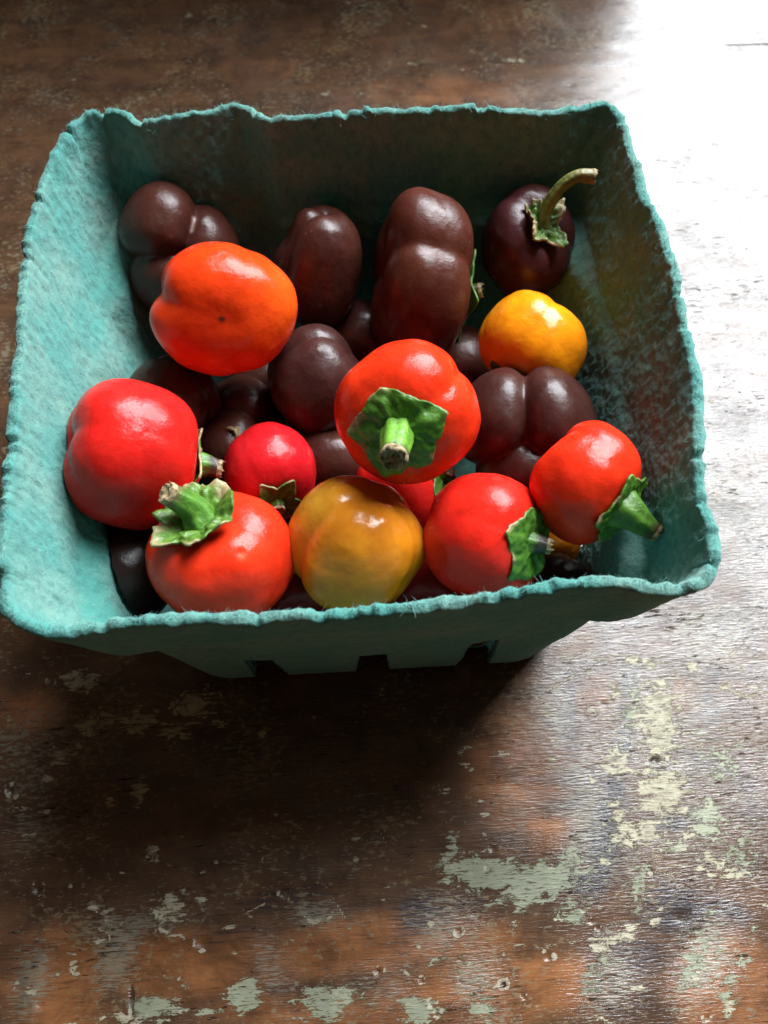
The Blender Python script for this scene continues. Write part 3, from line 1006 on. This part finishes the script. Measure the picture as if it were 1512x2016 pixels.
        gcol = np.tile(np.array(green), (N, 1))
        vein = np.clip(rdg * 0.8 + 0.45 * fbm(D * 16, seed + 2, 2), 0, 1)[:, None]
        gcol = gcol * (1 - 0.6 * vein) + np.array([0.12, 0.26, 0.035]) * 0.6 * vein
        tn = smooth(rhf + 0.45 * fbm(D * 5 + 3 * seed, seed + 4, 3), 1.12 - tan, 1.30 - tan)[:, None]
        gcol = gcol * (1 - tn) + np.array([0.36, 0.28, 0.15]) * tn
        # brown scars
        sc = smooth(fbm(D * 9 + 2 * seed, seed + 14, 2), 0.45, 0.7)[:, None] * 0.5 * min(1, tan * 2)
        gcol = gcol * (1 - sc) + np.array([0.16, 0.10, 0.05]) * sc
        C2 = np.concatenate([gcol, gcol * 0.9])
        me = mesh_np('calyx', V - s.base, [Fq, Fq[:, ::-1] + N, rimf], MAT['leaf'], colors=C2)
        return link('calyx', me, s.root)

    def stem(s, path, radii, green=(0.075, 0.19, 0.02), tip=(0.06, 0.045, 0.02), seed=3, ridges=6, start=None, dark=0.82):
        """path: pixel offsets (right, up, towards viewer) from where the stem leaves the fruit"""
        D0 = np.array([[0, 0, 1.0]])
        p0 = s.to_world(D0 * (s.rad(D0) + s.spec['dimple'][0] * 0.35)[:, None])[0]
        pts = np.array([p0 + s.B @ (np.array(q, float) * s.px) for q in [(0, 0, 0)] + list(path)])
        ax = unit(s.B @ s.Rl[:, 2])
        pts = np.concatenate([[pts[0] - ax * 0.0015], pts])
        rad_ = np.array([radii[0]] + list(radii), float) * s.px
        # resample
        n = 30
        L = np.concatenate([[0], np.cumsum(np.linalg.norm(np.diff(pts, axis=0), axis=1))])
        t = np.linspace(0, L[-1], n)
        ext = np.concatenate([[2 * pts[0] - pts[1]], pts, [2 * pts[-1] - pts[-2]]])
        C = []
        for v in t:
            i = min(np.searchsorted(L, v, 'right') - 1, len(L) - 2)
            f = (v - L[i]) / (L[i + 1] - L[i])
            a, b, c, d = ext[i], ext[i + 1], ext[i + 2], ext[i + 3]
            C.append(0.5 * (2 * b + (c - a) * f + (2 * a - 5 * b + 4 * c - d) * f ** 2 + (3 * b - a - 3 * c + d) * f ** 3))
        C = np.array(C)
        R_ = np.interp(t, L, rad_)
        tan_ = np.gradient(C, axis=0)
        tan_ /= np.linalg.norm(tan_, axis=1)[:, None]
        a = np.cross(tan_[0], [0.2, 0.9, 0.3]); a /= np.linalg.norm(a)
        m = 30
        ang = np.linspace(0, 2 * math.pi, m, endpoint=False)
        V, colr = [], []
        for i in range(n):
            a = a - tan_[i] * (a @ tan_[i]); a /= np.linalg.norm(a)
            b = np.cross(tan_[i], a)
            f = i / (n - 1)
            rr = R_[i] * (1 + 0.075 * np.cos(ridges * ang + 0.6 * f) * (1 - 0.5 * f) + 0.05 * fbm(np.stack([np.cos(ang) * 2, np.sin(ang) * 2, np.full(m, f * 4 + seed)], 1), seed, 2))
            V.append(C[i] + (a[None] * np.cos(ang)[:, None] + b[None] * np.sin(ang)[:, None]) * rr[:, None])
            g = np.tile(np.array(green), (m, 1)) * (0.85 + 0.35 * (0.5 + 0.5 * np.cos(ridges * ang + 0.6 * f)))[:, None]
            k = smooth(f + 0.12 * fbm(np.stack([np.cos(ang) * 3, np.sin(ang) * 3, np.full(m, seed * 1.0)], 1), seed + 3, 2), dark - 0.08, dark + 0.12)[:, None]
            colr.append(g * (1 - k) + np.array(tip) * k)
        V = np.concatenate(V)
        me = mesh_np('stem', V - s.base, [grid_faces(m, n, True)], MAT['leaf'], colors=np.concatenate(colr))
        st = link('stem', me, s.root)
        # dry, slightly hollow cut face
        last = V[-m:]
        c0 = last.mean(0)
        Vc = [c0 + (last - c0) * 1.03 - tan_[-1] * 0.0002]
        lev = [(1.05, 0.0004), (0.92, 0.0007), (0.6, 0.0003), (0.3, -0.0002), (0.08, -0.0003)]
        for q, h in lev:
            Vc.append(c0 + (last - c0) * q + tan_[-1] * h * (R_[-1] / 0.0015) * (1 + 0.6 * rng.normal(0, .5, (m, 1)) * (q > 0.5)))
        Vc = np.concatenate(Vc)
        nl = len(lev) + 1
        capf = np.concatenate([(nl - 1) * m + np.arange(m)])[None, :]
        me2 = mesh_np('cut_end', Vc - s.base, [grid_faces(m, nl, True)], MAT['dry'])
        link('cut_end', me2, st)
        return st

# pigments
def pig(base, spots=(), var=0.12, seed=2):
    base = np.array(base)
    def f(Dv, D, V):
        n = fbm(D * 2.2 + seed, seed, 3)[:, None]
        c = base[None] * (1 + var * n)
        c[:, 1] *= (1 + 1.2 * var * n[:, 0])
        for v, w, cc, s in spots:
            an = np.arccos(np.clip(Dv @ unit(v), -1, 1))
            k = (s * np.exp(-(an / w) ** 2))[:, None]
            k = np.clip(k * (1 + 0.35 * fbm(D * 5 + seed, seed + 3, 2)[:, None]), 0, 1)
            c = c * (1 - k) + np.array(cc)[None] * k
        return c
    return f

RED = (0.72, 0.030, 0.008)
CRIMSON = (0.56, 0.013, 0.009)
BROWN = (0.056, 0.0165, 0.0110)

# --- orange red pepper, blossom end up, on top at the back left
A = Pepper('bell_pepper', 'orange-red pepper lying stem down, dark dot on its end', 'red', (292, 475, 593, 745), 0.068,
           (0.03, 0.14, -1), L=0.88, n=2.5, grooves=[((-1, .30, .1), .13, .20), ((.45, 1, 0), .05, .25), ((.2, -1, .1), .05, .3)], env=(.6, 1, .0),
           blossom=(0.03, 0.3), bumps=[((-1, -.25, .25), .05, .45), ((.9, .35, .2), .04, .5), ((-.75, .05, .6), -.03, .25), ((-.95, .42, .2), -.04, .22)], seed=3,
           color=pig((0.74, 0.045, 0.006), [((1, .1, .35), .75, (0.80, 0.11, 0.008), .7), ((-.03, -.14, 1), .055, (.05, .02, .01), 1.3)]))
# --- crimson pepper by the left wall
Bp = Pepper('bell_pepper', 'large crimson pepper lying against the bright left wall', 'red', (120, 740, 392, 1052), 0.062,
            (0.95, -0.22, -0.18), L=0.92, n=2.5, grooves=[((0, .35, 1), .10, .22), ((0, -.9, .8), .09, .22), ((0, .9, -.3), .1, .3), ((0, -.9, -.8), .1, .3)],
            env=(.15, .25, 1.0), blossom=(0.05, .4), taper=0.02, seed=5, color=pig(CRIMSON, [((.3, .8, .5), .8, (.62, .016, .014), .6)]))
Bp.calyx(0.66, base=.75, phase=.4, lift=.05, tan=.3, wr=.06, seed=6)
Bp.stem([(28, 2, 10), (62, -5, 14)], [36, 27, 18], seed=4, tip=(.05, .03, .02), dark=.72)
# --- red pepper with upright stem, front left
Cp = Pepper('bell_pepper', 'orange-red pepper with upright browned stem against the front rim', 'red', (288, 962, 590, 1235), 0.056,
            (-0.36, 0.66, 0.66), L=0.86, n=2.4, grooves=[((.9, -.1, .5), .05, .3), ((-.9, -.5, .4), .05, .3), ((.2, -.9, .4), .04, .3)], env=(.9, .7, .8),
            dimple=(.12, .4), bumps=[((.2, .1, .97), -.02, .06)], seed=8,
            color=pig((0.74, 0.032, 0.009), [((.22, .06, .97), .045, (.62, .20, .10), .7)]))
Cp.calyx(0.56, tips=6, base=.80, phase=.9, lift=.05, curl=.22, wr=.16, tan=.22, green=(.085, .175, .02), seed=11)
Cp.stem([(-18, 28, 14), (-58, 52, 40)], [38, 27, 21], seed=5, green=(.08, .21, .022), tip=(.16, .11, .05), dark=.86)
# --- golden green pepper, front middle
Dp = Pepper('bell_pepper', 'golden pepper with a greenish lobe against the front rim', 'gold', (560, 935, 840, 1212), 0.056,
            (-0.45, -0.75, -0.42), L=0.98, n=2.4, grooves=[((-.55, .30, .75), .16, .24), ((.8, -.3, .35), .08, .28), ((.3, -.6, -.7), .08, .3)], env=(.6, .9, .8),
            blossom=(.03, .45), bumps=[((1, -.12, .1), .06, .35), ((-.1, -.1, 1), .03, .4)], seed=12,
            color=pig((0.53, 0.185, 0.012), [((-.8, .75, .4), .5, (.45, .26, .022), .9), ((-.85, .0, .6), .3, (.60, .17, .02), .6), ((.9, -.3, .4), .6, (.66, .22, .006), .6)]))
# --- red pepper, front right
Ep = Pepper('bell_pepper', 'glossy red pepper against the front rim, stem toward the right', 'red', (832, 930, 1078, 1185), 0.058,
            (0.83, -0.12, 0.50), L=0.88, n=2.5, grooves=[((-.3, .3, 1), .045, .3), ((0, -1, .5), .05, .3), ((0, 1, -.2), .06, .3)], env=(.8, .6, .6),
            dimple=(.10, .4), seed=14, color=pig((0.66, 0.018, 0.010)))
Ep.calyx(0.68, tips=5, base=.80, phase=.2, lift=.04, tan=.10, wr=.07, seed=16)
Ep.stem([(14, -2, 4), (34, -6, 4)], [26, 19, 15], seed=6, tip=(.04, .03, .02), dark=.5)
# --- red pepper by the right wall
Fp = Pepper('bell_pepper', 'red pepper whose green stem points at the right wall', 'red', (1042, 825, 1262, 1077), 0.066,
            (0.76, -0.50, 0.36), L=0.86, n=2.4, grooves=[((.1, .75, .65), .17, .38), ((-.2, -.8, .65), .10, .36), ((.5, .8, -.6), .1, .3)], env=(.15, .35, 1.1),
            dimple=(.14, .45), bumps=[((.3, .85, .3), .05, .5), ((-.8, -.1, .5), .04, .5), ((-.66, .70, .22), -.13, .34), ((.35, -.85, .35), -.05, .3)], seed=18, color=pig((0.72, 0.028, 0.008)))
Fp.calyx(0.68, tips=5, base=.82, phase=.6, lift=.06, curl=.03, tan=.06, wr=.07, green=(.055, .155, .014), seed=19)
Fp.stem([(20, -14, 8), (62, -46, 0)], [50, 33, 17], seed=8, green=(.07, .17, .018), dark=.86)
# --- red pepper in the middle, stem to the viewer
Gp = Pepper('bell_pepper', 'red pepper on top with its broad green calyx facing the viewer', 'red', (657, 670, 948, 955), 0.074,
            (-0.17, -0.30, 0.93), L=0.86, n=2.3, grooves=[((.75, .62, .1), .10, .22), ((-.6, .8, 0), .03, .3), ((-.9, -.5, 0), .04, .3), ((.6, -.8, 0), .04, .3)], env=(.4, 1, .7),
            dimple=(.10, .45), bumps=[((.2, .75, .6), .04, .4)], seed=21, color=pig((0.76, 0.034, 0.008)))
Gp.calyx(0.72, tips=5, base=.80, phase=.55, lift=.03, tan=.10, wr=.055, green=(.06, .17, .015), seed=28)
Gp.stem([(-2, -20, 26), (-6, -44, 66)], [29, 30, 25], seed=9, green=(.14, .33, .035), tip=(.08, .06, .03), dark=.90)
# --- small crimson pepper in the gap
Hp = Pepper('bell_pepper', 'small crimson pepper half hidden behind the upright-stemmed one', 'red', (438, 830, 624, 1030), 0.044,
            (0.15, -0.62, 0.72), L=1.0, n=2.1, grooves=[((-.5, .6, .3), .04, .3)], seed=23, taper=-.02, color=pig((0.52, 0.010, 0.014)))
Hp.calyx(0.58, tips=5, base=.66, phase=1.1, lift=.05, curl=.08, tan=.12, seed=24, green=(.05, .13, .015))
Hp.stem([(4, -16, 14)], [15, 12], seed=3)
# --- yellow orange pepper, back right
Ip = Pepper('bell_pepper', 'shiny yellow-orange pepper beside the right wall', 'gold', (937, 572, 1157, 788), 0.055,
            (-0.45, -0.72, 0.28), L=0.85, n=2.4, grooves=[((.50, .9, .35), .085, .18), ((-.9, .3, .4), .04, .3)], env=(.1, .6, 1.0),
            seed=26, color=pig((0.80, 0.27, 0.006)))
Ip.calyx(0.60, tips=5, base=.68, phase=.3, lift=.03, tan=.1, seed=27, green=(.05, .12, .012))
Ip.stem([(-8, -18, 8), (-14, -30, 4)], [17, 15, 12], seed=7)
# --- brown peppers at the back
Jp = Pepper('bell_pepper', 'dark brown three-lobed pepper in the back left corner', 'brown', (230, 357, 479, 632), 0.053,
            (-0.12, 0.06, -1), L=0.95, n=2.3, grooves=[((.42, .9, 0), .30, .30), ((-1, -.10, 0), .30, .26), ((.7, -.75, 0), .28, .3)], env=(.4, .85, 1.0), blossom=(.05, .3),
            bumps=[((-.25, .8, .4), .06, .5)], seed=31, color=pig(BROWN, [((.30 + .02 * q, .38 + .05 * q, .75), .035, (.30, .22, .19), .8) for q in range(8)]))
Jp.calyx(0.5, seed=3)
Jp.stem([(-20, -20, -20)], [15, 12])
Kp = Pepper('bell_pepper', 'upright oblong brown pepper behind the dotted orange-red one', 'brown', (528, 405, 716, 650), 0.052,
            (-0.25, -0.92, -0.35), L=1.15, n=2.5, grooves=[((-.80, .1, .56), .30, .22), ((.9, .0, -.3), .08, .3), ((-.8, 0, -.7), .2, .3)], env=(.5, .9, .7), blossom=(.03, .3),
            bumps=[((.35, .8, .5), .09, .55), ((-.85, .7, .2), -.22, .42)], seed=33, color=pig(BROWN))
Lp = Pepper('bell_pepper', 'tall glossy brown pepper with one deep cross crease, back middle', 'brown', (725, 375, 932, 728), 0.054,
            (0.88, -0.22, -0.32), L=0.74, n=3.0, grooves=[((-.1, .42, .9), .13, .20), ((.1, -.8, .75), .05, .25), ((0, -.5, -.9), .2, .3), ((0, 1, -.4), .1, .3)], env=(.5, 1, .9), blossom=(.05, .4),
            bumps=[((-.2, .9, .4), .03, .4)], seed=35, color=pig((0.072, 0.018, 0.010)))
Lp.calyx(0.62, tips=5, base=.7, phase=.2, lift=.05, curl=.10, tan=.08, green=(.07, .17, .02), seed=36)
Lp.stem([(24, -4, 6), (56, 0, 10)], [18, 17, 14], green=(.06, .14, .02), seed=5)
Mp = Pepper('bell_pepper', 'round brown pepper with a long hooked stem, back right corner', 'brown', (942, 362, 1136, 594), 0.055,
            (0.42, 0.42, 0.78), L=0.80, n=2.9, grooves=[((-.6, -.6, .2), .09, .22), ((.3, -1, .2), .08, .25), ((-.7, .8, 0), .08, .25), ((1, -.2, 0), .08, .25)], env=(1, .7, .6),
            dimple=(.20, .42), taper=.02, seed=38, color=pig((0.054, 0.013, 0.014)))
Mp.calyx(0.56, tips=4, base=.60, phase=.9, lift=.10, curl=.12, wr=.22, tan=.36, green=(.085, .15, .04), seed=41)
Mp.stem([(8, 34, 16), (34, 74, 26), (62, 92, 28), (88, 92, 24)], [20, 13, 11.5, 11.5, 13], green=(.13, .15, .03), tip=(.22, .18, .06), seed=12, dark=.8)
# --- brown peppers in the middle
Np = Pepper('bell_pepper', 'brown pepper with a thin curved crease, left of the topmost red one', 'brown', (525, 638, 728, 868), 0.046,
            (-0.72, -0.60, -0.25), L=0.95, n=2.4, grooves=[((-.55, .62, .55), .13, .12), ((.5, -.6, .5), .05, .3), ((.6, .3, -.6), .1, .3)], env=(.8, 1, .7),
            seed=43, color=pig((0.048, 0.016, 0.013)))
Op = Pepper('bell_pepper', 'brown pepper with three lobes meeting at a scar, right of centre', 'brown', (893, 718, 1176, 1005), 0.049,
            (0.0, 0.18, -1), L=1.0, n=2.3, grooves=[((-.02, 1, 0), .27, .17), ((-.95, -.55, 0), .26, .22), ((1, -.55, 0), .26, .22)], env=(.5, .8, 1.0), blossom=(.04, .22),
            bumps=[((-.35, .7, .6), .03, .4), ((.45, .7, .6), .03, .4)], seed=45,
            color=pig((0.046, 0.015, 0.011), [((0, -.18, 1), .07, (.20, .07, .03), .8)]))
# --- darker peppers deep in the carton
Pp = Pepper('bell_pepper', 'dark brown pepper in shadow between the crimson one and the left wall', 'brown', (240, 693, 442, 932), 0.045, (0.6, -0.5, 0.3), L=.95,
            grooves=[((.5, .6, .5), .15, .25), ((-.6, -.5, .5), .12, .3)], seed=47, color=pig(BROWN))
Qp = Pepper('bell_pepper', 'brown pepper deep in shadow below the dotted orange-red one', 'brown', (398, 735, 566, 925), 0.032, (-0.1, -0.4, 0.9), L=.95,
            grooves=[((.8, .4, .1), .12, .3)], seed=49, color=pig(BROWN))
Qp.calyx(.5, seed=8, tan=.5)
Qp.stem([(-6, 12, 40), (-20, 4, 66)], [16, 14, 15], green=(.12, .10, .03), tip=(.30, .22, .10), dark=.6)
Rp = Pepper('bell_pepper', 'red pepper mostly hidden under the topmost red one', 'red', (700, 860, 905, 1065), 0.036, (0.75, 0.3, 0.5), L=.9, seed=51, color=pig(CRIMSON))
Rp.calyx(.6, seed=9, tan=.1)
Rp.stem([(14, 8, 14)], [14, 11])
Sp = Pepper('bell_pepper', 'orange pepper barely showing between the two right-hand red ones', 'gold', (1030, 1000, 1150, 1125), 0.030, (-0.2, 0.6, -0.6), L=.9, seed=53,
            color=pig((0.70, 0.20, 0.01)))
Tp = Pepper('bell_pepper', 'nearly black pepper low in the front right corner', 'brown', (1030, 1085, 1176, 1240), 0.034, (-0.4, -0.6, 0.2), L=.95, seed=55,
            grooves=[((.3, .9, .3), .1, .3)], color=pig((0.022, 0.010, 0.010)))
Up = Pepper('bell_pepper', 'brown pepper darkened for the shadow in the front left corner', 'brown', (140, 1010, 345, 1245), 0.042, (0.2, -0.6, -0.5), L=.95, seed=57, color=pig((0.018, 0.009, 0.008)))  # pigment made nearly black to paint in the deep shadow of this corner
Vp = Pepper('bell_pepper', 'dark brown pepper at the bottom between small crimson and topmost red', 'brown', (560, 815, 745, 1005), 0.032, (0.1, 0.8, 0.4), L=.95, seed=59, color=pig(BROWN))

Zp = Pepper('bell_pepper', 'brown pepper in shadow under the stem of the crimson one', 'brown', (370, 800, 530, 985), 0.036, (0.5, 0.5, -0.6), L=.95, seed=67, color=pig(BROWN))
Wp = Pepper('bell_pepper', 'brown pepper deep in shadow between the two tall brown ones', 'brown', (630, 590, 800, 770), 0.030, (0.1, 0.3, -0.8), L=.95, seed=61, color=pig(BROWN))
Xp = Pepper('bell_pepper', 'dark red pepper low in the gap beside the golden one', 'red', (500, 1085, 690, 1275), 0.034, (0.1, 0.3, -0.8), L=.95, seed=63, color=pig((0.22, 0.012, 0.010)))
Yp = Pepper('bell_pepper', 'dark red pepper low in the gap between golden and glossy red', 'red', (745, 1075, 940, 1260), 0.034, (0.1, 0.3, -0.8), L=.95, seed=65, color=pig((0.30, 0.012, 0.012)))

for q, (x, y) in enumerate(((-0.0275, -0.0435), (0.0008, -0.0435), (0.0295, -0.0435))):  # hidden peppers added to stop light leaking out through the front slots
    c = to_px(np.array([x, y, 0.018]))
    Pepper('bell_pepper', 'dark brown pepper added on the carton floor to block light at the %s front slot' % ('left', 'middle', 'right')[q], 'brown', (c[0] - 96, c[1] - 96, c[0] + 96, c[1] + 96), 0.018, (0.3 * q, 0.5, -0.6),
           L=.95, seed=70 + q, color=pig(BROWN))

Pepper('bell_pepper', 'brown pepper in shadow at the lower edge of the dotted orange-red one', 'brown', (455, 690, 610, 850), 0.030, (0.2, -0.5, 0.5), L=.95, seed=81, color=pig(BROWN))
Pepper('bell_pepper', 'brown pepper in shadow behind the topmost red one', 'brown', (830, 640, 985, 800), 0.030, (0.2, 0.5, -0.5), L=.95, seed=83, color=pig(BROWN))
